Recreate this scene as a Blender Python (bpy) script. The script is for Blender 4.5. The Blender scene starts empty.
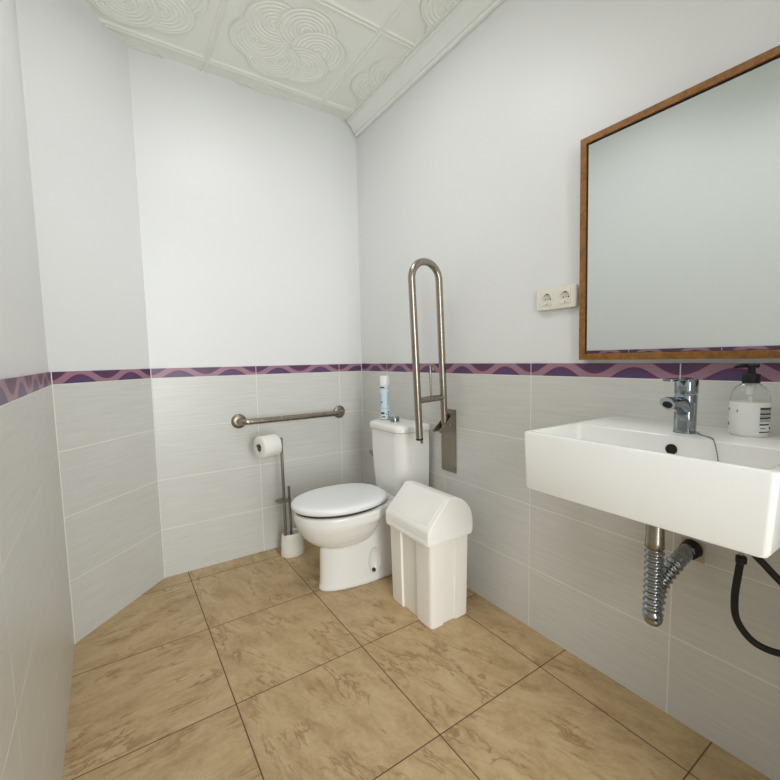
import bpy, bmesh, math, random
from mathutils import Vector, Matrix
import numpy as np

S = bpy.context.scene
COL = S.collection
PI = math.pi

# ------------------------------------------------------------------ camera
cam_d = bpy.data.cameras.new('camera')
cam = bpy.data.objects.new('camera', cam_d)
COL.objects.link(cam)
FW = Vector((0.56076506, 0.82351009, -0.08587007))
RT = Vector((0.82559044, -0.56400023, -0.01744041))
UP = Vector((0.0627931, 0.06111354, 0.99615368))
cam.matrix_world = Matrix((
    (RT.x, UP.x, -FW.x, -1.2986), (RT.y, UP.y, -FW.y, -2.3067),
    (RT.z, UP.z, -FW.z, 1.0664), (0, 0, 0, 1)))
cam_d.sensor_width = 36
cam_d.lens = 416.175 / 780 * 36
cam_d.shift_x = -7.6 / 780
cam_d.shift_y = 4.93 / 780
cam_d.clip_start = 0.02
S.camera = cam

# ------------------------------------------------------------------ light
W = bpy.data.worlds.new('world')
S.world = W
W.use_nodes = True
bg = W.node_tree.nodes['Background']
bg.inputs[0].default_value = (0.94, 0.97, 1.0, 1)
bg.inputs[1].default_value = 0.05


def area(name, loc, target, sx, sy, power, color):
    d = bpy.data.lights.new(name, 'AREA')
    d.shape = 'RECTANGLE'
    d.size, d.size_y, d.energy, d.color = sx, sy, power, color
    o = bpy.data.objects.new(name, d)
    COL.objects.link(o)
    o.location = loc
    o.rotation_euler = (Vector(target) - Vector(loc)).to_track_quat('-Z', 'Y').to_euler()
    return o


# daylight from outside through the open doorway behind the camera, the ceiling lamp, and an added overhead fill
area('doorway_daylight', (-1.35, -4.40, 1.30), (-0.75, 0, 1.35), 1.2, 2.3, 65, (0.965, 1.0, 1.0))
area('doorway_daylight_side', (-0.75, -4.40, 1.30), (-0.75, 0, 1.35), 1.2, 2.3, 34, (0.965, 1.0, 1.0))
area('ceiling_lamp_light', (-0.75, -0.90, 2.45), (-0.75, -0.90, 0), 0.4, 0.4, 4.7, (1.0, 0.99, 0.98))
lamp = area('overhead_fill', (-0.85, -1.70, 2.45), (-0.85, -1.70, 0), 0.5, 0.5, 2.6, (1.0, 0.97, 0.92))  # added fill that balances the room's brightness, no second fitting known
lamp.data.spread = math.radians(135)

S.view_settings.view_transform = 'Standard'
S.view_settings.look = 'None'
S.view_settings.gamma = 1
S.view_settings.use_curve_mapping = False
S.view_settings.exposure = 0.08


# ------------------------------------------------------------------ materials
def lin(c):
    return tuple(((v / 255) / 12.92 if v / 255 <= .04045 else ((v / 255 + .055) / 1.055) ** 2.4) for v in c) + (1,)


class NT:
    def __init__(self, name):
        self.m = bpy.data.materials.new(name)
        self.m.use_nodes = True
        self.t = self.m.node_tree
        self.b = self.t.nodes['Principled BSDF']

    def n(self, typ, **kw):
        x = self.t.nodes.new(typ)
        for k, v in kw.items():
            setattr(x, k, v)
        return x

    def L(self, a, b):
        self.t.links.new(a, b)

    def put(self, sock, v):
        if hasattr(v, 'is_linked') or isinstance(v, bpy.types.NodeSocket):
            self.L(v, sock)
        else:
            sock.default_value = v

    def math(self, op, a, b=0.0, c=0.0, clamp=False):
        x = self.n('ShaderNodeMath', operation=op, use_clamp=clamp)
        self.put(x.inputs[0], a)
        self.put(x.inputs[1], b)
        self.put(x.inputs[2], c)
        return x.outputs[0]

    def mix(self, f, a, b):
        x = self.n('ShaderNodeMix', data_type='RGBA')
        self.put(x.inputs[0], f)
        self.put(x.inputs[6], a)
        self.put(x.inputs[7], b)
        return x.outputs[2]

    def noise(self, vec, scale, detail=3, rough=.55, dist=0.0):
        x = self.n('ShaderNodeTexNoise')
        if vec is not None:
            self.L(vec, x.inputs['Vector'])
        x.inputs['Scale'].default_value = scale
        x.inputs['Detail'].default_value = detail
        x.inputs['Roughness'].default_value = rough
        x.inputs['Distortion'].default_value = dist
        return x.outputs['Fac']

    def smooth(self, v, a, b):
        x = self.n('ShaderNodeMapRange', interpolation_type='SMOOTHSTEP')
        self.put(x.inputs[0], v)
        x.inputs[1].default_value = a
        x.inputs[2].default_value = b
        return x.outputs[0]

    def bump(self, h, strength, dist):
        x = self.n('ShaderNodeBump')
        x.inputs['Strength'].default_value = strength
        x.inputs['Distance'].default_value = dist
        self.L(h, x.inputs['Height'])
        self.L(x.outputs[0], self.b.inputs['Normal'])

    def set(self, **kw):
        for k, v in kw.items():
            self.put(self.b.inputs[k.replace('_', ' ')], v)
        return self


def simple(name, rgb, rough=.5, metal=0.0, var=.06, scale=14, bump=0.0, coat=0.0, bscale=200):
    """plain procedural material: slight tonal variation plus an optional fine bump"""
    t = NT(name)
    tc = t.n('ShaderNodeTexCoord').outputs['Object']
    f = t.noise(tc, scale, 4)
    c = lin(rgb)
    d = tuple(max(0, v * (1 - var)) for v in c[:3]) + (1,)
    e = tuple(min(1, v * (1 + var)) for v in c[:3]) + (1,)
    t.set(Base_Color=t.mix(f, d, e), Roughness=rough, Metallic=metal)
    t.b.inputs['Coat Weight'].default_value = coat
    t.b.inputs['Coat Roughness'].default_value = .05
    if bump:
        t.bump(t.noise(tc, bscale, 2), bump, .002)
    return t.m


M = {}
M['plaster'] = simple('plaster_paint', (232, 233, 233), .42, var=.012, scale=3, bump=.12, bscale=70)
M['ceiling'] = simple('ceiling_tile_foam', (244, 246, 238), .7, var=.005, scale=5)
M['cornice'] = simple('cornice_plaster', (244, 246, 241), .6, var=.01)
M['ceramic'] = simple('glazed_ceramic', (242, 241, 237), .26, var=.006, coat=.18)
M['lid'] = simple('lid_plastic', (240, 241, 242), .28, var=.01)
M['bin'] = simple('bin_plastic', (250, 246, 238), .42, var=.01)
M['binlid'] = simple('bin_lid_plastic', (251, 249, 244), .38, var=.005)
M['socket'] = simple('socket_plastic', (233, 229, 216), .35, var=.01)
M['socketd'] = simple('socket_hole', (60, 54, 48), .6)
M['paper'] = simple('toilet_paper', (238, 236, 230), .95, var=.02, bump=.2)
M['card'] = simple('cardboard_core', (120, 112, 102), .8)
M['brush_pot'] = simple('brush_pot_plastic', (238, 235, 226), .3, var=.01)
M['black'] = simple('black_plastic', (5, 5, 6), .45)
M['rubber'] = simple('black_rubber', (12, 11, 11), .5)
M['hole'] = simple('dark_hole', (12, 12, 12), .7)
M['chrome'] = simple('chrome', (152, 160, 166), .08, 1.0, var=.02)
M['cap_white'] = simple('cap_plastic', (240, 240, 240), .4, var=.01)
M['print'] = simple('printed_ink', (48, 52, 60), .5)
M['printgrey'] = simple('printed_grey', (128, 130, 132), .5)
M['canblue'] = simple('can_blue_print', (172, 204, 216), .3)
M['soap'] = simple('liquid_soap', (249, 249, 246), .4, var=.003)
M['patch'] = simple('pale_cover_plate', (196, 186, 160), .6)
M['gap'] = simple('gap_shade_and_bolt', (60, 56, 52), .7)
M['winframe'] = simple('window_frame_paint', (225, 226, 226), .4, var=.01)


def steel(name, rgb, rough, sc):
    t = NT(name)
    tc = t.n('ShaderNodeTexCoord').outputs['Object']
    mp = t.n('ShaderNodeMapping')
    mp.inputs['Scale'].default_value = sc
    t.L(tc, mp.inputs['Vector'])
    f = t.noise(mp.outputs[0], 30, 4)
    c = lin(rgb)
    t.set(Base_Color=t.mix(f, tuple(v * .93 for v in c[:3]) + (1,), tuple(min(1, v * 1.05) for v in c[:3]) + (1,)),
          Roughness=t.math('MULTIPLY_ADD', f, .06, rough + .04), Metallic=1.0)
    return t.m


M['steel'] = steel('brushed_steel', (158, 150, 138), .2, (1, 1, .15))
M['steelplate'] = steel('brushed_steel_plate', (150, 142, 128), .3, (1, .1, 1))
M['steeldark'] = steel('dark_steel', (146, 144, 144), .22, (1, 1, .2))


def tile_mat():
    t = NT('glazed_wall_tile')
    uv = t.n('ShaderNodeTexCoord').outputs['UV']
    sep = t.n('ShaderNodeSeparateXYZ')
    t.L(uv, sep.inputs[0])
    u, v = sep.outputs[0], sep.outputs[1]
    mp = t.n('ShaderNodeMapping')
    mp.inputs['Scale'].default_value = (1.3, 170, 1)
    t.L(uv, mp.inputs['Vector'])
    fine = t.noise(mp.outputs[0], 3.2, 5, .7)
    mp2 = t.n('ShaderNodeMapping')
    mp2.inputs['Scale'].default_value = (2.0, 30, 1)
    t.L(uv, mp2.inputs['Vector'])
    broad = t.noise(mp2.outputs[0], 3, 3)
    # grout: rows of 0.25 m measured down from the border strip, columns of 0.5 m
    du = t.math('PINGPONG', u, .25)
    dv = t.math('PINGPONG', t.math('SUBTRACT', v, .9962 - 1.0), .125)
    near_u = t.smooth(du, .0013, .0024)
    near_v = t.smooth(dv, .0013, .0024)
    tile = t.math('MULTIPLY', near_u, near_v)
    f = t.math('ADD', t.math('MULTIPLY', fine, .7), t.math('MULTIPLY', broad, .3))
    col = t.mix(t.smooth(f, .3, .7), lin((205, 205, 200)), lin((223, 223, 219)))
    col = t.mix(tile, lin((240, 237, 228)), col)
    t.set(Base_Color=col, Roughness=t.math('MULTIPLY_ADD', tile, -.42, .70))
    t.bump(t.math('ADD', t.math('MULTIPLY', tile, 2.0), t.math('MULTIPLY', f, .6)), .25, .0012)
    return t.m


M['tile'] = tile_mat()


def strip_mat():
    t = NT('wavy_border_tile')
    uv = t.n('ShaderNodeTexCoord').outputs['UV']
    sep = t.n('ShaderNodeSeparateXYZ')
    t.L(uv, sep.inputs[0])
    u = sep.outputs[0]
    v = t.math('DIVIDE', t.math('SUBTRACT', sep.outputs[1], .9962), .0452)
    cs = t.math('COSINE', t.math('MULTIPLY', t.math('SUBTRACT', u, .125), 2 * PI / .25))
    low = t.math('MULTIPLY_ADD', cs, .57, .20)
    dlow = t.math('SUBTRACT', low, v)                       # >0 inside the lower lens
    dup = t.math('SUBTRACT', v, t.math('ADD', low, .60))    # >0 inside the upper lens
    lens_l = t.smooth(dlow, 0.0, .05)
    lens_u = t.smooth(dup, 0.0, .05)
    core_l = t.smooth(dlow, .20, .25)
    core_u = t.smooth(dup, .20, .25)
    mp = t.n('ShaderNodeMapping')
    mp.inputs['Scale'].default_value = (2, 160, 1)
    t.L(uv, mp.inputs['Vector'])
    line = t.noise(mp.outputs[0], 3, 3)
    pink = t.mix(line, lin((146, 106, 126)), lin((172, 134, 150)))
    maroon = t.mix(line, lin((88, 44, 80)), lin((108, 62, 98)))
    violet = t.mix(line, lin((76, 58, 98)), lin((96, 74, 116)))
    plum = t.mix(line, lin((76, 48, 84)), lin((96, 64, 100)))
    c = t.mix(lens_l, pink, maroon)
    c = t.mix(core_l, c, violet)
    c = t.mix(lens_u, c, maroon)
    c = t.mix(core_u, c, plum)
    g = t.smooth(t.math('PINGPONG', u, .25), .0011, .0021)
    t.set(Base_Color=t.mix(g, lin((214, 204, 206)), c), Roughness=.36)
    t.bump(t.math('ADD', g, t.math('MULTIPLY', line, .3)), .2, .001)
    return t.m


M['strip'] = strip_mat()


def floor_mat():
    t = NT('beige_stone_floor_tile')
    pos = t.n('ShaderNodeNewGeometry').outputs['Position']
    sep = t.n('ShaderNodeSeparateXYZ')
    t.L(pos, sep.inputs[0])
    T = .4498
    a = t.math('DIVIDE', t.math('ADD', sep.outputs[0], 1.0461), T)
    b = t.math('DIVIDE', t.math('ADD', sep.outputs[1], .1098), T)
    ia, ib = t.math('FLOOR', a), t.math('FLOOR', b)
    comb = t.n('ShaderNodeCombineXYZ')
    t.L(ia, comb.inputs[0])
    t.L(ib, comb.inputs[1])
    wn = t.n('ShaderNodeTexWhiteNoise', noise_dimensions='2D')
    t.L(comb.outputs[0], wn.inputs['Vector'])
    rnd = wn.outputs['Value']
    off = t.n('ShaderNodeVectorMath', operation='MULTIPLY_ADD')
    t.L(wn.outputs['Color'], off.inputs[0])
    off.inputs[1].default_value = (7, 7, 7)
    t.L(pos, off.inputs[2])
    rot = t.n('ShaderNodeVectorRotate', rotation_type='Z_AXIS')
    t.L(off.outputs[0], rot.inputs['Vector'])
    # the stone runs along the room, but across it in the first column of tiles
    ang = t.math('MULTIPLY_ADD', t.math('LESS_THAN', ia, -.5), math.radians(-78), math.radians(74))
    ang = t.math('ADD', ang, t.math('MULTIPLY', t.math('SUBTRACT', rnd, .5), .25))
    t.L(ang, rot.inputs['Angle'])
    p = rot.outputs[0]
    mp = t.n('ShaderNodeMapping')
    mp.inputs['Scale'].default_value = (1, 2.1, 1)
    t.L(p, mp.inputs['Vector'])
    cloud = t.noise(mp.outputs[0], 6.5, 9, .74, .35)
    mp3 = t.n('ShaderNodeMapping')
    mp3.inputs['Scale'].default_value = (1, 3.4, 1)
    t.L(p, mp3.inputs['Vector'])
    vein_n = t.noise(mp3.outputs[0], 4.0, 5, .60, .5)
    vein = t.math('ABSOLUTE', t.math('SUBTRACT', vein_n, .5))
    vmask = t.math('MULTIPLY', t.math('SUBTRACT', 1.0, t.smooth(vein, .0, .032)),
                   t.smooth(t.noise(p, 6, 2), .42, .62))
    speck = t.noise(pos, 60, 4, .7)
    c = t.mix(t.smooth(cloud, .30, .68), lin((170, 141, 99)), lin((202, 177, 135)))
    c = t.mix(t.math('MULTIPLY', t.smooth(speck, .45, .75), .35), c, lin((210, 188, 150)))
    c = t.mix(t.math('MULTIPLY', vmask, .70), c, lin((140, 101, 62)))
    c = t.mix(t.math('MULTIPLY', t.smooth(rnd, 0, 1), .12), c, lin((172, 138, 92)))
    da = t.math('MULTIPLY', t.math('PINGPONG', a, .5), T)
    db = t.math('MULTIPLY', t.math('PINGPONG', b, .5), T)
    tile = t.math('MULTIPLY', t.smooth(da, .0012, .0024), t.smooth(db, .0012, .0024))
    c = t.mix(tile, lin((98, 72, 48)), c)
    t.set(Base_Color=c, Roughness=t.math('MULTIPLY_ADD', tile, -.48, .80))
    t.bump(t.math('ADD', t.math('MULTIPLY', tile, 2.0), t.math('MULTIPLY', cloud, .4)), .25, .0015)
    return t.m


M['floor'] = floor_mat()


def wood_mat():
    t = NT('varnished_wood')
    tc = t.n('ShaderNodeTexCoord').outputs['Object']
    mp = t.n('ShaderNodeMapping')
    mp.inputs['Scale'].default_value = (6, 6, 6)
    t.L(tc, mp.inputs['Vector'])
    f = t.noise(mp.outputs[0], 9, 6, .65, .8)
    t.set(Base_Color=t.mix(t.smooth(f, .3, .7), lin((122, 78, 28)), lin((160, 108, 46))), Roughness=.38)
    return t.m


M['wood'] = wood_mat()


def mirror_mat():
    t = NT('mirror_silver')
    tc = t.n('ShaderNodeTexCoord').outputs['Object']
    f = t.noise(tc, 2, 1)
    t.set(Base_Color=t.mix(f, (.83, .89, .87, 1), (.85, .90, .885, 1)), Metallic=1.0, Roughness=.015)
    return t.m


M['mirror'] = mirror_mat()


def clear_mat():
    t = NT('clear_plastic')
    tc = t.n('ShaderNodeTexCoord').outputs['Object']
    f = t.noise(tc, 20, 2)
    t.set(Base_Color=(.97, .98, .97, 1), Roughness=t.math('MULTIPLY_ADD', f, .04, .02))
    t.b.inputs['Transmission Weight'].default_value = 1.0
    t.b.inputs['IOR'].default_value = 1.25
    return t.m


M['clear'] = clear_mat()


# ------------------------------------------------------------------ mesh helpers
def finish(name, bm, mat, parent=None, smooth=True, bevel=0.0, seg=2, angle=40, origin=None):
    """link a bmesh (built in world coordinates) as ONE mesh object"""
    bmesh.ops.recalc_face_normals(bm, faces=bm.faces)
    if parent is not None:
        o3 = parent['_o'] if '_o' in parent else parent.location
        off = Vector(o3)
    else:
        off = Vector(origin) if origin else Vector((0, 0, 0))
    bmesh.ops.translate(bm, verts=bm.verts, vec=-off)
    me = bpy.data.meshes.new(name)
    bm.to_mesh(me)
    bm.free()
    me.materials.append(mat)
    ob = bpy.data.objects.new(name, me)
    COL.objects.link(ob)
    if smooth:
        me.polygons.foreach_set('use_smooth', [True] * len(me.polygons))
        me.set_sharp_from_angle(angle=math.radians(angle))
    if bevel:
        b = ob.modifiers.new('bevel', 'BEVEL')
        b.width, b.segments = bevel, seg
        b.limit_method = 'ANGLE'
        b.angle_limit = math.radians(35)
        b.harden_normals = True
    if parent is not None:
        ob.parent = parent
        if parent.type == 'MESH':                 # sub-part: same world origin as its part
            ob['_o'] = list(off)
        elif True:
            ob['_o'] = list(off)
    else:
        ob.location = off
        ob['_o'] = list(off)
    return ob


def thing(name, label, cat, loc, group=None):
    o = bpy.data.objects.new(name, None)
    o.empty_display_size = .05
    COL.objects.link(o)
    o.location = loc
    o['label'], o['category'] = label, cat
    if group:
        o['group'] = group
    o['_o'] = list(loc)
    return o


def tag(o, label, cat, group=None):
    o['label'], o['category'] = label, cat
    if group:
        o['group'] = group
    return o


def struct(name, bm, mat, **kw):
    o = finish(name, bm, mat, **kw)
    if o.parent is None:
        o['kind'] = 'structure'
    return o


def box(bm, x0, x1, y0, y1, z0, z1):
    v = [bm.verts.new(p) for p in ((x0, y0, z0), (x1, y0, z0), (x1, y1, z0), (x0, y1, z0),
                                   (x0, y0, z1), (x1, y0, z1), (x1, y1, z1), (x0, y1, z1))]
    for f in ((0, 3, 2, 1), (4, 5, 6, 7), (0, 1, 5, 4), (1, 2, 6, 5), (2, 3, 7, 6), (3, 0, 4, 7)):
        bm.faces.new([v[i] for i in f])
    return v


def B(*a):
    bm = bmesh.new()
    box(bm, *a)
    return bm


def loft(bm, rings, cap0=True, cap1=True):
    """skin a list of rings (equal point counts)"""
    R = [[bm.verts.new(p) for p in r] for r in rings]
    n = len(R[0])
    for a, b in zip(R, R[1:]):
        for i in range(n):
            j = (i + 1) % n
            bm.faces.new((a[i], a[j], b[j], b[i]))
    if cap0:
        bm.faces.new(list(reversed(R[0])))
    if cap1:
        bm.faces.new(R[-1])
    return R


def rrect(cx, cy, hx, hy, r, z, n=6):
    """rounded rectangle ring in the XY plane; r may be four radii for (+x+y, -x+y, -x-y, +x-y)"""
    rs = r if isinstance(r, (tuple, list)) else (r,) * 4
    pts = []
    for k, (sx, sy) in enumerate(((1, 1), (-1, 1), (-1, -1), (1, -1))):
        q = rs[k]
        for i in range(n + 1):
            a = k * PI / 2 + i * PI / 2 / n
            pts.append((cx + sx * (hx - q) + q * math.cos(a), cy + sy * (hy - q) + q * math.sin(a), z))
    return pts


def egg(cx_front, cx_back, cy, hw, z, n=48, p=2.2, split=.46, back_w=None):
    """egg outline pointing to -X: front tip at cx_front, flat-ish back at cx_back"""
    pts = []
    L = cx_back - cx_front
    mid = cx_front + L * (1 - split)
    for i in range(n):
        a = 2 * PI * i / n
        c, s = math.cos(a), math.sin(a)
        if c <= 0:     # front half: ellipse
            x = mid + c * (mid - cx_front)
            y = hw * s
        else:          # back half: squarer
            e = 2 / 3.0
            x = mid + (cx_back - mid) * (abs(c) ** e)
            y = hw * math.copysign(abs(s) ** (e * 1.0), s)
            if back_w is not None:
                k = (x - mid) / (cx_back - mid)
                y *= 1 - (1 - back_w) * k ** 2
        pts.append((x, cy + y, z))
    return pts


def tube(bm, path, r, n=16, caps=True):
    """sweep a circle along a polyline; r is a number or a list of radii"""
    P = [Vector(p) for p in path]
    rs = r if isinstance(r, (list, tuple)) else [r] * len(P)
    T = []
    for i in range(len(P)):
        a = P[max(i - 1, 0)]
        b = P[min(i + 1, len(P) - 1)]
        T.append((b - a).normalized())
    up = Vector((0, 0, 1)) if abs(T[0].z) < .9 else Vector((1, 0, 0))
    N = (up - T[0] * up.dot(T[0])).normalized()
    rings = []
    for i in range(len(P)):
        if i:
            N = (N - T[i] * N.dot(T[i])).normalized()
        Bn = T[i].cross(N)
        rings.append([P[i] + (N * math.cos(2 * PI * k / n) + Bn * math.sin(2 * PI * k / n)) * rs[i] for k in range(n)])
    loft(bm, rings, caps, caps)


def TB(path, r, n=16):
    bm = bmesh.new()
    tube(bm, path, r, n)
    return bm


def lathe(bm, prof, cx, cy, n=32, axis='z', sx=1.0, sy=1.0):
    """revolve (radius, height) pairs; axis z, x or y through the given centre"""
    rings = []
    for r, h in prof:
        ring = []
        for k in range(n):
            a = 2 * PI * k / n
            c, s = r * math.cos(a) * sx, r * math.sin(a) * sy
            if axis == 'z':
                ring.append((cx + c, cy + s, h))
            elif axis == 'y':
                ring.append((cx + c, h, cy + s))
            else:
                ring.append((h, cx + c, cy + s))
        rings.append(ring)
    loft(bm, rings)


def LT(prof, cx, cy, **kw):
    bm = bmesh.new()
    lathe(bm, prof, cx, cy, **kw)
    return bm


def arc(c, r, a0, a1, n, ax1, ax2):
    c, ax1, ax2 = Vector(c), Vector(ax1), Vector(ax2)
    return [c + ax1 * r * math.cos(a0 + (a1 - a0) * i / n) + ax2 * r * math.sin(a0 + (a1 - a0) * i / n) for i in range(n + 1)]


def spline(pts, n=12):
    P = [Vector(p) for p in pts]
    P = [P[0] * 2 - P[1]] + P + [P[-1] * 2 - P[-2]]
    out = []
    for i in range(1, len(P) - 2):
        a, b, c, d = P[i - 1:i + 3]
        for k in range(n):
            t = k / n
            out.append(.5 * ((2 * b) + (c - a) * t + (2 * a - 5 * b + 4 * c - d) * t * t + (3 * b - a - 3 * c + d) * t ** 3))
    out.append(P[-2])
    return out


def bake(ob):
    """replace an object's mesh by its evaluated (modifier-applied) mesh"""
    bpy.context.view_layer.update()
    dg = bpy.context.evaluated_depsgraph_get()
    me = bpy.data.meshes.new_from_object(ob.evaluated_get(dg))
    ob.modifiers.clear()
    ob.data = me
    return ob


# ------------------------------------------------------------------ room shell
ZT, ZB, ZC = 1.0414, .9962, 2.49
P0, P1, P2 = (0.0, 0.0), (-1.1508, 0.0), (-1.4854, -.3531)
P3 = (-1.4256, -3.40)
P4 = (0.0, -3.40)


def slab(p, q, depth0, depth1, z0, z1, ext, uoff):
    """a vertical slab on the line p->q; room on the left of p->q; depth measured away from the room"""
    p, q = Vector((*p, 0)), Vector((*q, 0))
    d = (q - p).normalized()
    nrm = Vector((d.y, -d.x, 0))
    Ln = (q - p).length
    bm = bmesh.new()
    uvl = bm.loops.layers.uv.new('UVMap')
    vs = []
    for dep in (depth0, depth1):
        for s, z in ((-ext, z0), (Ln + ext, z0), (Ln + ext, z1), (-ext, z1)):
            pt = p + d * s + nrm * dep
            vs.append((bm.verts.new((pt.x, pt.y, z)), s, z))
    for f in ((0, 1, 2, 3), (7, 6, 5, 4), (0, 4, 5, 1), (3, 2, 6, 7), (0, 3, 7, 4), (1, 5, 6, 2)):
        fc = bm.faces.new([vs[i][0] for i in f])
        for lp, i in zip(fc.loops, f):
            lp[uvl].uv = (vs[i][1] + uoff, vs[i][2])
    return bm


def wall(side, p, q, uoff, dado=True):
    w = struct('wall_' + side, slab(p, q, .006, .10, 0, 2.56, .09, 0), M['plaster'], smooth=False)
    if dado:
        finish('tile_dado', slab(p, q, 0, .0058, 0, ZB, .0058, uoff), M['tile'], w, smooth=False)
        finish('border_strip', slab(p, q, 0, .0058, ZB, ZT, .0058, uoff), M['strip'], w, smooth=False)
    return w


# u offsets place the joints: grout wherever u is a multiple of 0.5
wall('back', P0, P1, .5 - .1570)                    # joints at x = -0.157, -0.657, -1.157
wall('diagonal', P1, P2, 0.0035)
wall('left', P2, P3, -.072)
wall('right', P4, P0, -(3.40 - 1.2945))             # joints at y = -1.2945, -1.7945 ...

# pale sealant in the tiled corners
M['sealant'] = simple('pale_corner_sealant', (238, 236, 228), .4, var=.01)
for k, (cx_, cy_, nx_, ny_) in enumerate(((P0[0], P0[1], -1, -1), (P1[0], P1[1], .4, -1), (P2[0], P2[1], 1, -.4))):
    struct('trim_%d' % (k + 2), TB([(cx_ + nx_ * .0005, cy_ + ny_ * .0005, .0), (cx_ + nx_ * .0005, cy_ + ny_ * .0005, ZT)], .0024, 8), M['sealant'])

# floor
fb = bmesh.new()
box(fb, -1.62, .10, -3.5, .10, -.08, 0)
struct('floor', fb, M['floor'], smooth=False)


# ceiling: embossed 0.6 m panels (six overlapping fans of rings round each centre, double ridge at the joints)
def ceiling():
    x = np.arange(-1.55, .0301, .003)
    y = np.arange(-2.60, .0301, .003)
    X, Y = np.meshgrid(x, y, indexing='ij')
    T = .597
    lx = (X + .5465 + T / 2) % T - T / 2
    ly = (Y + .385 + T / 2) % T - T / 2
    R = .128
    h = np.zeros_like(X)
    done = np.zeros(X.shape, bool)
    ds = []
    for k in range(6):
        a = 2 * PI * k / 6 + .77
        ds.append(np.hypot(lx - R * math.cos(a), ly - R * math.sin(a)))
    for k in range(6):
        vis = (ds[k] < R) & ~(ds[(k + 1) % 6] < R)
        rr = ds[k] / R
        hh = .0062 * (0.5 + .5 * np.cos(2 * PI * rr * 7)) + .004
        h = np.where(vis & ~done, hh, h)
        done |= vis
    ed = T / 2 - np.maximum(abs(lx), abs(ly))
    ridge = .009 * np.exp(-((ed - .010) / .0045) ** 2)
    h = np.maximum(h, ridge)
    # fine hatched flutes along the joints outside the fans
    nx, ny = X.shape
    Z = ZC - h
    V = np.stack([X, Y, Z], -1).reshape(-1, 3)
    i = np.arange(nx * ny).reshape(nx, ny)
    F = np.stack([i[:-1, :-1], i[:-1, 1:], i[1:, 1:], i[1:, :-1]], -1).reshape(-1, 4)
    me = bpy.data.meshes.new('ceiling')
    me.vertices.add(len(V))
    me.vertices.foreach_set('co', V.ravel())
    me.loops.add(F.size)
    me.loops.foreach_set('vertex_index', F.ravel())
    me.polygons.add(len(F))
    me.polygons.foreach_set('loop_start', np.arange(len(F)) * 4)
    me.polygons.foreach_set('use_smooth', np.ones(len(F), bool))
    me.update()
    me.validate()
    me.materials.append(M['ceiling'])
    o = bpy.data.objects.new('ceiling', me)
    COL.objects.link(o)
    o['kind'] = 'structure'


ceiling()

# cornice along the right wall
prof = [(0, 2.402), (-.011, 2.402), (-.013, 2.410), (-.008, 2.413), (-.009, 2.417), (-.018, 2.419), (-.020, 2.428), (-.028, 2.440), (-.038, 2.452),
        (-.048, 2.461), (-.056, 2.465), (-.064, 2.464), (-.066, 2.472), (-.060, 2.475), (-.063, 2.479), (-.076, 2.479), (-.077, 2.50), (0.004, 2.50), (.004, 2.402)]
bm = bmesh.new()
loft(bm, [[(a, y, b) for a, b in prof] for y in (-3.39, -.004)])
struct('trim_1', bm, M['cornice'], angle=25)

# wall behind the camera with the open doorway that lets the daylight in
wx0, wx1, wz1, wy = -1.40, -.48, 2.08, -2.48
bm = bmesh.new()
for a in ((-1.6, wx0, 0, 2.56), (wx1, .1, 0, 2.56), (wx0, wx1, wz1, 2.56)):
    box(bm, a[0], a[1], wy - .10, wy, a[2], a[3])
struct('wall_front', bm, M['plaster'], smooth=False)
bm = bmesh.new()
for a in ((wx0 - .03, wx0 + .03, 0, wz1 - .03), (wx1 - .03, wx1 + .03, 0, wz1 - .03), (wx0 - .03, wx1 + .03, wz1 - .03, wz1 + .03)):
    box(bm, a[0], a[1], wy - .112, wy + .012, a[2], a[3])
struct('door_1', bm, M['winframe'], smooth=False)

# ------------------------------------------------------------------ toilet
TY = -.562
TK = .972      # seat height scale
toilet = thing('toilet', 'white close-coupled ceramic toilet with closed lid in the far corner', 'toilet', (-.35, TY, 0))


def toilet_pan():
    bm = bmesh.new()
    # bowl
    secs = [(.396, -.668, -.235, .170), (.385, -.672, -.235, .173), (.355, -.670, -.235, .173), (.345, -.667, -.245, .170), (.33, -.662, -.275, .163),
            (.295, -.645, -.285, .149), (.265, -.625, -.297, .133), (.245, -.605, -.31, .117), (.228, -.582, -.33, .098), (.218, -.56, -.345, .080), (.205, -.52, -.36, .05)]
    loft(bm, [egg(a, b, TY, w, z * TK, 48) for z, a, b, w in secs])
    # pedestal
    ped = [(0, -.570, -.07, .085), (.012, -.572, -.07, .086), (.03, -.566, -.07, .083), (.10, -.563, -.075, .081), (.2, -.560, -.08, .080),
           (.23, -.52, -.08, .078), (.30, -.46, -.06, .085), (.38, -.42, -.05, .100)]
    loft(bm, [egg(a, b, TY, w, z * TK, 48, split=.5) for z, a, b, w in ped])
    # rear deck that carries the cistern, its rim running on from the bowl
    dk = [(.345, .140), (.352, .150), (.385, .153), (.398, .150), (.402, .145)]
    loft(bm, [rrect(-.215, TY, .195, w, .04, z * TK) for z, w in dk])
    o = finish('pan', bm, M['ceramic'], toilet)
    r = o.modifiers.new('r', 'REMESH')
    r.mode, r.voxel_size = 'VOXEL', .0055
    s = o.modifiers.new('s', 'SMOOTH')
    s.factor, s.iterations = .5, 10
    bake(o)
    # fixing recess in the side of the foot
    cb = bmesh.new()
    bmesh.ops.create_icosphere(cb, subdivisions=4, radius=1)
    for v in cb.verts:
        v.co = (v.co.x * .034 - .316, v.co.y * .027 + TY - .086, v.co.z * .066 + .105)
    c = finish('cut', cb, M['ceramic'], toilet)
    b = o.modifiers.new('b', 'BOOLEAN')
    b.operation, b.object, b.solver = 'DIFFERENCE', c, 'EXACT'
    bake(o)
    bpy.data.objects.remove(c)
    o.data.polygons.foreach_set('use_smooth', [True] * len(o.data.polygons))
    o.data.set_sharp_from_angle(angle=math.radians(38))
    return o


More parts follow.
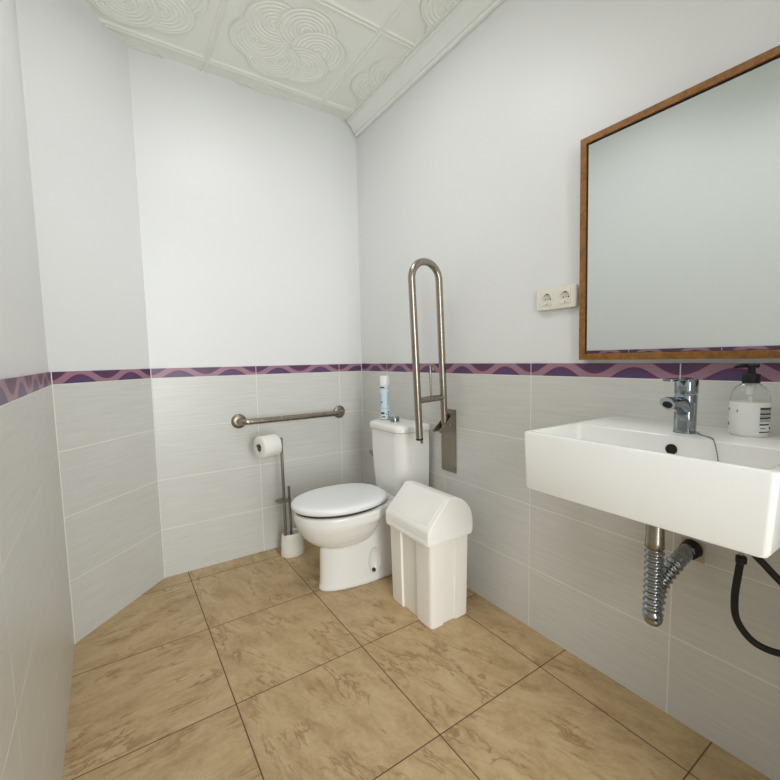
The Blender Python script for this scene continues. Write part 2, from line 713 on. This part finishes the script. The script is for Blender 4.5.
toilet_pan()
b = finish('fixing_bolt', LT([(.009, TY - .080), (.009, TY - .072), (.004, TY - .064)][::-1], -.318, .055, n=14, axis='y'), M['gap'], toilet)
b['label'] = 'dark fixing bolt in the foot recess'


def eggslab(secs, **kw):
    bm = bmesh.new()
    loft(bm, [egg(a, b - .020, TY, w, z * TK, 64, split=.50, back_w=.82) for z, a, b, w in secs])
    return bm


finish('seat', eggslab([(.3975, -.660, -.225, .162), (.400, -.664, -.222, .166), (.410, -.664, -.222, .166), (.4115, -.660, -.225, .162)]),  # dark colour paints in the shade between lid and bowl
       M['gap'], toilet)['label'] = 'seat ring under the lid, coloured dark as the shaded gap'
finish('lid', eggslab([(.412, -.668, -.222, .168), (.4125, -.676, -.215, .176), (.418, -.681, -.207, .180), (.430, -.681, -.207, .180), (.437, -.677, -.210, .177),
                       (.4415, -.667, -.218, .168), (.4445, -.64, -.241, .145), (.447, -.56, -.30, .08)]), M['lid'], toilet, angle=60)
for dy in (-.075, .075):
    bm = bmesh.new()
    lathe(bm, [(.011, TY + dy - .022), (.0125, TY + dy - .019), (.0125, TY + dy + .019), (.011, TY + dy + .022)], -.243, .418 * TK, n=16, axis='y')
    finish('hinge', bm, M['lid'], toilet)

# cistern
CX0, CX1, CY0, CY1 = -.212, -.025, -.719, -.417
ccx, ccy, chx, chy = (CX0 + CX1) / 2, (CY0 + CY1) / 2, (CX1 - CX0) / 2, (CY1 - CY0) / 2
bm = bmesh.new()
rings = []
for z, tx, ty in ((.385, .030, .020), (.391, .022, .014), (.43, .016, .010), (.53, .008, .006), (.64, .004, .003), (.712, .003, .003)):
    rings.append(rrect(ccx + tx / 2, ccy, chx - tx / 2, chy - ty, (.012, .055, .055, .012), z, 8))
loft(bm, rings)
cist = finish('cistern', bm, M['ceramic'], toilet, angle=50)
bm = bmesh.new()
rings = []
for z, e in ((.7115, -.008), (.7150, -.008), (.7155, .003), (.718, .005), (.736, .004), (.744, .001), (.7485, -.006), (.751, -.016), (.753, -.04)):
    rings.append(rrect(ccx - .001, ccy, chx + e - .001, chy + e, (.014, .056, .056, .014) if e > -.01 else (.014, .05, .05, .014), z, 8))
loft(bm, rings)
finish('cistern_lid', bm, M['ceramic'], toilet, angle=50)
bx, by = -.142, -.578
fb_ = finish('flush_button', LT([(.0235, .750), (.0240, .752), (.0240, .775), (.0225, .777), (.001, .7775)], bx, by, n=28), M['chrome'], toilet)
fb_['label'] = 'chrome push button'
iv = finish('inlet_valve', LT([(.006, -.420), (.006, -.392), (.011, -.391), (.0115, -.368), (.0085, -.367), (.0085, -.343), (.004, -.341)], -.150, .560, n=16, axis='y'),
            M['steeldark'], toilet)
iv['label'] = 'dull metal water inlet valve'
finish('inlet_hose', TB(spline([(-.150, -.354, .553), (-.140, -.356, .535), (-.07, -.36, .40), (-.06, -.30, .27), (-.002, -.29, .25)]), .005, 10), M['steeldark'], toilet)

# ------------------------------------------------------------------ swing bin
binr = thing('swing_bin', 'white plastic swing-top waste bin standing on the floor beside the toilet', 'bin', (-.2325, -.951, 0))


def bin_ring(cx, cy, hx, hy, z, rib=.008):
    """rounded rectangle with a shallow recessed panel in each face"""
    r = .016
    pts = []
    sides = [((1, 1), 0)]
    corner = lambda sx, sy, k: [(cx + sx * (hx - r) + r * math.cos(k * PI / 2 + i * PI / 2 / 4), cy + sy * (hy - r) + r * math.sin(k * PI / 2 + i * PI / 2 / 4)) for i in range(5)]
    cs = [corner(1, 1, 0), corner(-1, 1, 1), corner(-1, -1, 2), corner(1, -1, 3)]
    nrm = [(0, 1), (-1, 0), (0, -1), (1, 0)]
    for k in range(4):
        pts += cs[k]
        a, b = cs[k][-1], cs[(k + 1) % 4][0]
        n = nrm[k]
        for t, dp in ((.27, 0), (.285, rib), (.685, rib), (.70, 0)):
            pts.append((a[0] + (b[0] - a[0]) * t - n[0] * dp, a[1] + (b[1] - a[1]) * t - n[1] * dp))
    return [(p[0], p[1], z) for p in pts]


bm = bmesh.new()
rings = []
bcx, bcy = -.2325, -.951
for z, hx, hy in ((0, .095, .139), (.004, .0975, .1415), (.12, .0990, .1432), (.24, .1005, .1450), (.352, .1020, .1465)):
    rings.append(bin_ring(bcx, bcy, hx, hy, z))
loft(bm, rings)
finish('body', bm, M['bin'], binr, angle=30)
# rim skirt and domed hood
bm = bmesh.new()
rings = []
for z, e in ((.347, -.001), (.349, .0015), (.364, .0015), (.367, .0)):
    rings.append(rrect(bcx + .001, bcy, .1185 + e, .1505 + e, .018, z, 6))
loft(bm, rings)
# hood profile in XZ: straight slope on the flap side, round on the wall side
hp = [(-.350, .360), (-.350, .398), (-.3475, .406), (-.342, .4135)]
hp += [(-.2455, .5115), (-.240, .5155), (-.233, .5170)]
for i in range(1, 13):
    a = PI / 2 - PI / 2 * i / 12
    hp.append((-.233 + .120 * math.cos(a), .400 + .1170 * math.sin(a)))
hp.append((-.113, .360))
ins = lambda k: [(bcx + (x - bcx) * k, .355 + (z - .355) * (1 - (1 - k) * .7)) for x, z in hp]
ys = []
for sgn in (1, -1):
    q = [(.1505, .965), (.1490, .985), (.1455, .996), (.140, 1.0)]
    ys += [(bcy + sgn * d_, ins(k)) for d_, k in (q if sgn == 1 else q[::-1])]
loft(bm, [[(x, y, z) for x, z in pr] for y, pr in ys])
finish('hood', bm, M['binlid'], binr, angle=32)
# flap: a panel lying on the sloping side
bm = bmesh.new()
A, Bv = Vector((-.3405, 0, .4150)), Vector((-.2480, 0, .5088))
dirv = (Bv - A).normalized()
nv = Vector((-dirv.z, 0, dirv.x))
rings = []
for off, sh in ((-.002, 0), (.0008, 0), (.0014, .0012)):
    ring = []
    for i in range(9):      # lower edge bows downward in the middle
        t = i / 8
        y = bcy - (.130 - sh) + (.260 - 2 * sh) * t
        d = .010 - .008 * math.sin(PI * t) + sh
        ring.append(A + dirv * d + nv * off + Vector((0, y, 0)))
    L = (Bv - A).length
    for i in range(9):
        t = 1 - i / 8
        y = bcy - (.130 - sh) + (.260 - 2 * sh) * t
        ring.append(A + dirv * (L - sh) + nv * off + Vector((0, y, 0)))
    rings.append(ring)
loft(bm, rings)
finish('swing_flap', bm, M['binlid'], binr, angle=25)

# ------------------------------------------------------------------ brush and paper stand
sx0, sy0 = -.537, -.128
stand = thing('toilet_brush_stand', 'floor-standing metal paper and brush stand with white pot, left of the toilet', 'brush stand', (sx0, sy0, 0))
bm = bmesh.new()
prof = [(.0, .064, .047), (.004, .066, .049), (.03, .064, .048), (.09, .060, .045), (.122, .057, .043), (.126, .055, .041), (.123, .051, .037), (.03, .054, .041)]
loft(bm, [[(sx0 + hx * math.cos(a), sy0 + hy * math.sin(a), z) for a in [2 * PI * k / 40 for k in range(40)]] for z, hx, hy in prof])
finish('pot', bm, M['brush_pot'], stand)
px_, py_ = -.584, -.148
bm = TB([(px_ + .004, py_, .121), (px_, py_, .650)], .0080, 14)
lathe(bm, [(.007, .645), (.0098, .648), (.0098, .657), (.006, .661)], px_, py_, n=14)
finish('pole', bm, M['steeldark'], stand)
finish('paper_arm', TB([(px_, py_ - .004, .643), (px_ - .02, py_ - .010, .643), (px_ - .140, py_ - .043, .642)], .006, 12), M['steeldark'], stand)
bm = bmesh.new()
lathe(bm, [(.012, .316), (.040, .317), (.041, .319), (.040, .321), (.012, .323)], px_ - .004, py_, n=32)
finish('brush_lid', bm, M['steeldark'], stand)
bxp, byp = -.548, -.134
bm = TB([(bxp + .006, byp, .05), (bxp, byp, .378)], .0070, 14)
lathe(bm, [(.006, .370), (.0075, .373), (.0075, .385), (.004, .388)], bxp, byp, n=14)
finish('brush_handle', bm, M['steeldark'], stand)

roll = thing('toilet_roll', 'white toilet paper roll hanging on the arm of the metal stand', 'toilet roll', (-.652, -.146, .622))
rx0, rx1, rz, rr = -.050, .050, .629, .058          # built along its own axis, turned with the arm
rc_ = Vector((px_ - .080, py_ - .0265, 0))
yaw_ = math.atan2(.033, .12)


def roll_ring(prof, n):
    rings = [[(h, r * math.cos(2 * PI * k / n), rz + r * math.sin(2 * PI * k / n)) for k in range(n)] for r, h in prof]
    bm = bmesh.new()
    loft(bm, rings + [rings[0]], False, False)
    bmesh.ops.remove_doubles(bm, verts=bm.verts, dist=1e-6)
    bmesh.ops.rotate(bm, verts=bm.verts, cent=(0, 0, 0), matrix=Matrix.Rotation(yaw_, 3, 'Z'))
    bmesh.ops.translate(bm, verts=bm.verts, vec=rc_)
    return bm


finish('paper', roll_ring([(.0205, rx0), (.050, rx0 - .0005), (.0555, rx0 + .002), (rr, rx0 + .006), (rr, rx1 - .006), (.0555, rx1 - .002), (.050, rx1), (.0205, rx1)], 40), M['paper'], roll)
finish('core', roll_ring([(.0205, rx0 + .001), (.0205, rx1 - .001), (.0193, rx1 - .001), (.0193, rx0 + .001)], 28), M['card'], roll)['label'] = 'grey cardboard core'

# ------------------------------------------------------------------ grab bar on the back wall
gb = thing('grab_bar', 'straight horizontal steel grab bar fixed to the back wall', 'grab bar', (-.463, 0, .751))
gx0, gx1, gz = -.760, -.166, .750
path = [(gx0, -.004, gz)] + [tuple(p) for p in arc((gx0 + .035, -.030, gz), .035, PI, PI * 1.5, 8, (1, 0, 0), (0, 1, 0))] + \
       [tuple(p) for p in arc((gx1 - .035, -.030, gz), .035, -PI / 2, 0, 8, (1, 0, 0), (0, 1, 0))] + [(gx1, -.004, gz)]
finish('bar', TB(path, .0155, 18), M['steel'], gb, angle=60)
for x in (gx0, gx1):
    finish('flange', LT([(.0165, -.0125), (.024, -.0115), (.032, -.009), (.0375, -.005), (.039, -.0025), (.039, -.0008)], x, gz, n=32, axis='y'), M['steelplate'], gb)

# ------------------------------------------------------------------ fold-up support rail on the right wall
rail = thing('folding_support_rail', 'steel U-shaped folding support rail raised upright on the right wall', 'support rail', (0, -.83, .68))
finish('wall_plate', B(-.006, -.0008, -.880, -.778, .528, .828), M['steelplate'], rail, bevel=.0015)
for y in (-.878, -.834):
    poly = [(-.006, .808), (-.006, .729), (-.098, .729), (-.103, .737), (-.026, .802)]
    bm = bmesh.new()
    loft(bm, [[(x, yy, z) for x, z in poly] for yy in (y, y + .005)])
    finish('hinge_bracket', bm, M['steelplate'], rail, bevel=.001)
finish('hinge_pin', TB([(-.046, -.884, .762), (-.046, -.826, .762)], .007, 14), M['chrome'], rail)
for yy, zz in ((-.868, .812), (-.868, .716), (-.868, .548), (-.790, .548)):
    finish('screw', LT([(.006, -.0078), (.0065, -.0062), (.0065, -.0055)], yy, zz, n=12, axis='x'), M['steelplate'], rail)
ly_ = -.853
# the loop leans a touch away from the wall
L0, L1 = Vector((-.195, ly_, .714)), Vector((-.2262, ly_, 1.409))
R0, R1 = Vector((-.048, ly_, .745)), Vector((-.0752, ly_, 1.409))
mid = (L1 + R1) / 2
rad = (R1 - L1).length / 2
path = [L0, L0.lerp(L1, .5)] + [mid + Vector((-rad * math.cos(a), 0, rad * math.sin(a))) for a in [PI * i / 18 for i in range(19)]] + [R1.lerp(R0, .5), R0]
finish('loop', TB(path, .0158, 20), M['steel'], rail, angle=60)
finish('cross_bar', TB([(-.200, ly_, .882), (-.056, ly_, .889)], .0138, 16), M['steel'], rail)
finish('end_cap', TB([(-.1950, ly_, .715), (-.1947, ly_, .707)], .0164, 20), M['black'], rail)['label'] = 'black rubber end cap'
finish('stop_screw', TB([(-.189, ly_ - .003, .708), (-.184, ly_ - .003, .692)], .006, 12), M['steelplate'], rail)
bm = TB([(-.127, ly_, .888), (-.131, ly_, 1.024)] + [tuple(p) for p in arc((-.1225, ly_, 1.024), .0085, PI, .15, 8, (1, 0, 0), (0, 0, 1))] + [(-.114, ly_, 1.014)], .0045, 10)
finish('paper_rod', bm, M['steel'], rail)

# ------------------------------------------------------------------ washbasin
WX0, WX1, WY0, WY1, WZ0, WZ1 = -.432, -.001, -2.111, -1.606, .724, .875
basin = thing('washbasin', 'white rectangular wall-hung ceramic washbasin under the mirror', 'washbasin', (0, (WY0 + WY1) / 2, .80))
wcx, wcy, whx, why = (WX0 + WX1) / 2, (WY0 + WY1) / 2, (WX1 - WX0) / 2, (WY1 - WY0) / 2
rc = (.004, .011, .011, .004)
icx, ihx = (-.417 + -.212) / 2, (.417 - .212) / 2
ihy = why - .018
rings = [rrect(wcx, wcy, whx - .007, why - .016, rc, WZ0, 8), rrect(wcx, wcy, whx - .002, why - .010, rc, WZ0 + .003, 8),
         rrect(wcx, wcy, whx - .0005, why - .006, rc, WZ0 + .010, 8),
         rrect(wcx, wcy, whx, why, rc, WZ1 - .006, 8), rrect(wcx, wcy, whx - .0018, why - .0018, rc, WZ1 - .0018, 8), rrect(wcx, wcy, whx - .006, why - .006, rc, WZ1, 8),
         rrect(icx, wcy, ihx + .002, ihy + .002, .016, WZ1, 8), rrect(icx, wcy, ihx - .002, ihy - .002, .016, WZ1 - .003, 8),
         rrect(icx, wcy, ihx - .008, ihy - .010, .022, WZ1 - .07, 8), rrect(icx, wcy, ihx - .020, ihy - .025, .03, WZ1 - .086, 8),
         rrect(icx, wcy, ihx - .05, ihy - .07, .03, WZ1 - .092, 8)]
bm = bmesh.new()
loft(bm, rings)
finish('bowl', bm, M['ceramic'], basin, angle=35)
ov = finish('overflow_hole', LT([(.0125, -.2190), (.0125, -.2165), (.0125, -.2100)], -1.868, .842, n=28, axis='x'), M['hole'], basin)
ov['label'] = 'round black overflow hole'
pw = finish('drain_ring', LT([(.03, .7832), (.030, .7850), (.024, .7860), (.001, .7850)], -.31, wcy, n=28), M['chrome'], basin)

# tap
tx_, ty_, tz_ = -.150, -1.868, .875
tap = thing('basin_mixer_tap', 'chrome single-lever mixer tap standing on the washbasin', 'tap', (tx_, ty_, tz_))
bm = bmesh.new()
rings = []
for z, h, q in ((.8752, .0235, .020), (.879, .0235, .020), (.880, .0225, .019), (.93, .0225, .019), (.966, .0230, .020), (.968, .022, .019)):
    rings.append(rrect(tx_, ty_, h, h, q, z, 6))
loft(bm, rings)
finish('body', bm, M['chrome'], tap, angle=40)
bm = bmesh.new()
for rings in ([[(x + max(0, (x - tx_ + .05) / -.048) * -.010 * b, ty_ + a * w, zc + b * hh) for a, b in [(math.cos(2 * PI * k / 20), math.sin(2 * PI * k / 20)) for k in range(20)]]
               for x, w, zc, hh in ((tx_ - .005, .018, .935, .030), (tx_ - .03, .0175, .944, .020), (tx_ - .06, .0165, .952, .0145), (tx_ - .088, .016, .954, .015), (tx_ - .098, .016, .953, .0155))],):
    loft(bm, rings)
sp = finish('spout', bm, M['chrome'], tap, angle=50)
bm = bmesh.new()
loft(bm, [[(tx_ - .0975 - dd + b * -.0052 + .002, ty_ + a * .0105, .951 + b * .0085 - dd * .5) for a, b in [(math.cos(2 * PI * k / 24), math.sin(2 * PI * k / 24)) for k in range(24)]] for dd in (0, .0012)])
finish('aerator', bm, M['hole'], sp)['label'] = 'dark outlet of the spout'
bm = bmesh.new()
lathe(bm, [(.0235, .9695), (.0245, .9715), (.0245, 1.004), (.022, 1.007), (.001, 1.0075)], tx_, ty_, n=32)
loft(bm, [rrect(tx_ - .048, ty_, .055, hy, .008, z, 5) for z, hy in ((1.0045, .011), (1.0055, .012), (1.0085, .012), (1.0095, .011))])
finish('lever', bm, M['chrome'], tap, angle=40)
# ball chain for the plug
pth = spline([(-.140, -1.893, .8785), (-.165, -1.905, .8775), (-.190, -1.932, .8775), (-.211, -1.948, .8765), (-.221, -1.957, .860), (-.224, -1.964, .828), (-.226, -1.968, .80), (-.24, -1.96, .7865)], 10)
bm = bmesh.new()
tube(bm, pth, .0009, 6)
acc, last = 0, pth[0]
for p in pth:
    acc += (p - last).length
    last = p
    if acc > .0042:
        acc = 0
        bmesh.ops.create_icosphere(bm, subdivisions=1, radius=.0019, matrix=Matrix.Translation(p))
tag(finish('plug_chain', bm, M['steeldark'], origin=(-.140, -1.893, .875)), 'thin beaded metal plug chain lying over the washbasin edge beside the tap', 'chain')

# soap dispenser
dx, dy = -.078, -1.972
sd = thing('soap_dispenser', 'clear pump bottle of white liquid soap with black pump on the washbasin', 'soap dispenser', (dx, dy, .875))
bprof = [(.0376, .9545), (.0376, .957), (.0366, .968), (.033, .979), (.027, .988), (.019, .994), (.0145, .996), (.0145, 1.004)]
inner = [(r - .0012, z) for r, z in bprof[::-1]]
bm = bmesh.new()
loft(bm, [[(dx + r * math.cos(2 * PI * k / 40), dy + r * math.sin(2 * PI * k / 40), z) for k in range(40)] for r, z in bprof + inner + bprof[:1]], False, False)
bmesh.ops.remove_doubles(bm, verts=bm.verts, dist=1e-6)
finish('bottle', bm, M['clear'], sd, angle=50)['label'] = 'clear shoulder of the bottle above the soap level'
finish('soap', LT([(.0345, .8755), (.0365, .879), (.0375, .884), (.0375, .954)], dx, dy, n=40), M['soap'], sd)['label'] = 'white liquid soap filling the bottle'
finish('dip_tube', LT([(.004, .95), (.004, .967), (.0085, .970), (.0085, .982), (.010, .984), (.010, .994)], dx, dy, n=18), M['soap'], sd)
cp = LT([(.0165, .997), (.0170, .998), (.0170, 1.016), (.0155, 1.018), (.0075, 1.0185), (.0070, 1.032), (.0125, 1.033), (.0125, 1.0395), (.009, 1.041)], dx, dy, n=28)
ddir = Vector((-.80, .60, 0)).normalized()
tube(cp, [Vector((dx, dy, 1.037)) - ddir * .014, Vector((dx, dy, 1.0375)) + ddir * .02, Vector((dx, dy, 1.0365)) + ddir * .032, Vector((dx, dy, 1.033)) + ddir * .038], [.0055, .0050, .0042, .0035], 12)
finish('pump', cp, M['black'], sd)['label'] = 'black pump head'


def wrap(bm, cx, cy, r, a0, a1, z0, z1, n=8, t=.0004):
    """a slim printed patch following a cylinder"""
    for i in range(n):
        b0, b1 = a0 + (a1 - a0) * i / n, a0 + (a1 - a0) * (i + 1) / n
        q = []
        for rr in (r, r + t):
            for a, z in ((b0, z0), (b1, z0), (b1, z1), (b0, z1)):
                q.append(bm.verts.new((cx + rr * math.cos(a), cy + rr * math.sin(a), z)))
        for f in ((3, 2, 1, 0), (4, 5, 6, 7), (0, 1, 5, 4), (2, 3, 7, 6), (1, 2, 6, 5), (3, 0, 4, 7)):
            bm.faces.new([q[k] for k in f])
    bmesh.ops.remove_doubles(bm, verts=bm.verts, dist=1e-6)


# view direction from the bottle to the camera is about 195 degrees; the label sits to the right of it
va = math.atan2(-2.3067 - dy, -1.2986 - dx)
a0, a1 = va + math.radians(30), va + math.radians(80)
bars = [(.9380, .9430, a0, a1), (.9270, .9305, a0, a1), (.9175, .9215, a0, a1), (.9030, .9062, a0, a0 + .65), (.8950, .8967, a0 + .05, a0 + .35), (.8930, .8985, a1 - .18, a1), (.8860, .8885, a0, a1),
        (.932, .938, va - math.radians(86), va - math.radians(72)), (.897, .904, va - math.radians(86), va - math.radians(72)), (.931, .936, va - math.radians(36), va - math.radians(33))]
for z0, z1, c0, c1 in bars:
    bm = bmesh.new()
    wrap(bm, dx, dy, .0376, c0, c1, z0, z1, 5)
    finish('label_print', bm, M['print'], sd, smooth=False)['label'] = 'black printed line'
bm = bmesh.new()
for k in range(9):
    z = .9105 + k * .0031
    wrap(bm, dx, dy, .0376, a0, a1 - math.radians((k * 7) % 5), z, z + .0016, 6, .0003)
finish('small_print', bm, M['printgrey'], sd, smooth=False)['label'] = 'rows of small grey print'

# drain trap
tr = thing('drain_trap', 'chrome basin drain with corrugated flexible hose looping into the wall', 'drain pipe', (-.20, -1.832, .60))
qx, qy = -.20, -1.832
finish('tailpiece', LT([(.0205, .582), (.0218, .584), (.0218, .60), (.0210, .602), (.0210, .726)], qx, qy, n=28), M['steel'], tr)
ctrl = [(qx, qy, .586), (qx, qy, .50), (qx, qy, .44), (qx + .003, qy + .001, .405), (qx + .024, qy + .008, .386), (qx + .048, qy + .014, .41), (qx + .064, qy + .014, .45),
        (qx + .095, qy + .006, .486), (qx + .138, qy - .004, .514), (-.030, -1.840, .527), (-.010, -1.844, .530)]
sp_ = spline(ctrl, 40)
# resample evenly, then corrugate
d = [0]
for a, b_ in zip(sp_, sp_[1:]):
    d.append(d[-1] + (b_ - a).length)
N = 340
pts, rad_ = [], []
j = 0
for i in range(N + 1):
    s = d[-1] * i / N
    while j < len(d) - 2 and d[j + 1] < s:
        j += 1
    f = (s - d[j]) / max(1e-9, d[j + 1] - d[j])
    pts.append(sp_[j].lerp(sp_[j + 1], f))
    amp = .0028 if s < d[-1] - .075 else .0007
    rad_.append(.0200 + amp * math.cos(2 * PI * s / .0160))
finish('flexible_hose', TB(pts, rad_, 22), M['chrome'], tr, angle=80)['label'] = 'corrugated chrome hose'
cd = Vector((1, -.1, .16)).normalized()
finish('collar', TB([Vector((-.012, -1.843, .5285)) - cd * .016, Vector((-.012, -1.843, .5285)) - cd * .014, Vector((-.012, -1.843, .5285)) + cd * .002, (-.0038, -1.844, .530)], [.0222, .0240, .0252, .0262], 28), M['rubber'], tr)['label'] = 'black rubber collar'
finish('cover_plate', B(-.0035, -.0006, -1.873, -1.815, .496, .552), M['patch'], tr, bevel=.001)['label'] = 'pale square plate behind the collar'


# water hoses
def hose(label, pts, top, cat='hose'):
    h = thing('water_hose', label, cat, pts[0])
    finish('hose', TB(spline(pts, 10), .0078, 14), M['rubber'], h)
    p = Vector(pts[0])
    finish('nut', LT([(.0095, p.z - .012), (.0115, p.z - .010), (.0115, p.z + .004), (.009, p.z + .006)], p.x, p.y, n=8), M['black'], h)
    finish('supply_tube', TB([p + Vector((0, 0, .002)), (p.x, p.y, .7275)], .004, 10), M['chrome'], h)
    e = Vector(pts[-1])
    finish('wall_valve', TB([e + Vector((-.01, 0, 0)), (-.0008, e.y, e.z)], .012, 14), M['chrome'], h)
    return h


hose('black flexible water hose hanging in a loop below the washbasin, nearest the drain',
     [(-.100, -1.978, .583), (-.099, -1.974, .545), (-.097, -1.969, .48), (-.092, -1.974, .425), (-.083, -2.003, .384), (-.075, -2.045, .376), (-.065, -2.10, .395), (-.055, -2.15, .45), (-.03, -2.17, .48)], None)
hose('black flexible water hose curving away under the right end of the washbasin',
     [(-.100, -1.995, .640), (-.098, -2.000, .605), (-.088, -2.018, .580), (-.080, -2.042, .552), (-.070, -2.085, .512), (-.055, -2.15, .485), (-.035, -2.24, .48)], None)

# ------------------------------------------------------------------ mirror
MY0, MY1, MZ0, MZ1 = -2.22, -1.503, 1.0535, 1.744
mir = thing('wall_mirror', 'large square mirror in a brown wooden frame above the washbasin', 'mirror', (-.001, (MY0 + MY1) / 2, MZ0))
fx0, fx1, fw_ = -.024, 0.0, .0195
bm = bmesh.new()
o_ = [(MY0, MZ0), (MY1, MZ0), (MY1, MZ1), (MY0, MZ1)]
i_ = [(MY0 + fw_, MZ0 + fw_), (MY1 - fw_, MZ0 + fw_), (MY1 - fw_, MZ1 - fw_), (MY0 + fw_, MZ1 - fw_)]
loft(bm, [[(x, y, z) for y, z in poly] for x, poly in ((fx1, o_), (fx0, o_), (fx0, i_), (fx1, i_), (fx1, o_))], False, False)
bmesh.ops.remove_doubles(bm, verts=bm.verts, dist=1e-6)
finish('frame', bm, M['wood'], mir, bevel=.0012)
finish('glass', B(-.016, -.012, MY0 + fw_ - .004, MY1 - fw_ + .004, MZ0 + fw_ - .004, MZ1 - fw_ + .004), M['mirror'], mir, smooth=False)
bm = bmesh.new()
g = .004
o2 = [(y, z) for y, z in ((MY0 + fw_ - g, MZ0 + fw_ - g), (MY1 - fw_ + g, MZ0 + fw_ - g), (MY1 - fw_ + g, MZ1 - fw_ + g), (MY0 + fw_ - g, MZ1 - fw_ + g))]
i2 = [(MY0 + fw_ + .002, MZ0 + fw_ + .0015), (MY1 - fw_ - .002, MZ0 + fw_ + .0015), (MY1 - fw_ - .002, MZ1 - fw_ - .003), (MY0 + fw_ + .002, MZ1 - fw_ - .003)]
loft(bm, [[(x, y, z) for y, z in poly] for x, poly in ((-.0162, o2), (-.0185, o2), (-.0185, i2), (-.0162, i2), (-.0162, o2))], False, False)
bmesh.ops.remove_doubles(bm, verts=bm.verts, dist=1e-6)
finish('inner_lip', bm, M['hole'], mir, smooth=False)['label'] = 'dark inner edge of the frame'
finish('hanging_wire', TB([(.0, (MY0 + MY1) / 2 - .2, 1.62), (.006, (MY0 + MY1) / 2, 1.70), (.0, (MY0 + MY1) / 2 + .2, 1.62)], .001, 6), M['steeldark'], mir)
mir.rotation_euler = (0, -.0205, 0)      # top hangs slightly away from the wall

# ------------------------------------------------------------------ double socket
sk = thing('double_socket', 'cream double electrical wall socket left of the mirror', 'socket', (0, -1.402, 1.2685))
bm = bmesh.new()
rg = rrect(-1.402, 1.2685, .0795, .0375, .006, 0, 4)
loft(bm, [[(x, p[0] if e == 0 else -1.402 + (p[0] + 1.402) * e, p[1] if e == 0 else 1.2685 + (p[1] - 1.2685) * e) for p in rg] for x, e in ((-.0008, 1.0), (-.007, 1.0), (-.0095, .975), (-.0098, .95))])
pl = finish('plate', bm, M['socket'], sk, angle=35)
for yc in (-1.366, -1.438):
    ct = finish('cut', B(-.03, -.0022, yc - .0222, yc + .0222, 1.2685 - .0222, 1.2685 + .0222), M['socket'], sk)
    bo = pl.modifiers.new('b', 'BOOLEAN')
    bo.operation, bo.object, bo.solver = 'DIFFERENCE', ct, 'EXACT'
    bake(pl)
    bpy.data.objects.remove(ct)
pl.data.set_sharp_from_angle(angle=math.radians(30))
for yc in (-1.366, -1.438):
    bm = bmesh.new()
    sq = [(yc + .0219 * math.cos(a) / max(abs(math.cos(a)), abs(math.sin(a))), 1.2685 + .0219 * math.sin(a) / max(abs(math.cos(a)), abs(math.sin(a))), 0)
          for a in [PI / 4 + 2 * PI * k / 40 for k in range(40)]]
    n = len(sq)
    circ = lambda r: [(yc + r * math.cos(math.atan2(p[1] - 1.2685, p[0] - yc)), 1.2685 + r * math.sin(math.atan2(p[1] - 1.2685, p[0] - yc))) for p in sq]
    ringz = [[(-.0024, p[0], p[1]) for p in sq], [(-.0118, p[0], p[1]) for p in sq]]
    for x, r in ((-.0122, .0195), (-.0118, .0190), (-.0030, .0182)):
        ringz.append([(x, a, b_) for a, b_ in circ(r)])
    loft(bm, ringz)
    ins = finish('socket_insert', bm, M['socket'], sk, angle=35)
    bm = bmesh.new()
    for dy_ in (-.0095, .0095):
        lathe(bm, [(.0026, -.0036), (.0026, -.0024)], yc + dy_, 1.2685, n=12, axis='x')
    lathe(bm, [(.0018, -.0036), (.0018, -.0024)], yc, 1.2685, n=10, axis='x')
    finish('pin_hole', bm, M['socketd'], ins)['label'] = 'dark pin holes'
    for s in (-1, 1):
        finish('earth_clip', B(-.0118, -.0034, yc - .0022, yc + .0022, 1.2685 + s * .0172 - .001, 1.2685 + s * .0172 + .001), M['steel'], ins, smooth=False)

# ------------------------------------------------------------------ air freshener on the cistern
ax, ay, az = -.136, -.482, .7525
can = thing('air_freshener_can', 'slim white and pale blue aerosol can with white cap on the cistern', 'aerosol can', (ax, ay, az))
finish('can', LT([(.0245, az), (.0265, az + .002), (.0265, az + .172), (.0245, az + .178)], ax, ay, n=32), simple('can_white_print', (206, 220, 226), .3, var=.02), can)
finish('cap', LT([(.0245, az + .1785), (.0258, az + .180), (.0258, az + .220), (.024, az + .226), (.017, az + .229), (.001, az + .2295)], ax, ay, n=32), M['cap_white'], can)
ca = math.atan2(-2.3067 - ay, -1.2986 - ax)
for a_, b_, z0, z1 in ((-75, 60, .162, .167), (-60, 75, .058, .064), (-80, -40, .068, .140), (20, 50, .074, .145)):
    bm = bmesh.new()
    wrap(bm, ax, ay, .02655, ca + math.radians(a_), ca + math.radians(b_), az + z0, az + z1, 10, .0003)
    finish('blue_print', bm, M['canblue'], can, smooth=False)['label'] = 'pale blue print'
for a_, b_, z0, z1 in ((-60, -5, .166, .172), (-50, -30, .090, .097), (-55, -8, .031, .041), (-40, 0, .014, .020), (32, 45, .038, .045), (10, 22, .029, .034), (35, 48, .024, .030), (36, 49, .010, .018), (-88, 70, .0005, .003)):
    bm = bmesh.new()
    wrap(bm, ax, ay, .0269, ca + math.radians(a_), ca + math.radians(b_), az + z0, az + z1, 8, .0003)
    finish('dark_print', bm, M['print'], can, smooth=False)['label'] = 'dark lettering block'

# ------------------------------------------------------------------ tidy
for o in list(bpy.data.objects):
    if '_o' in o:
        del o['_o']
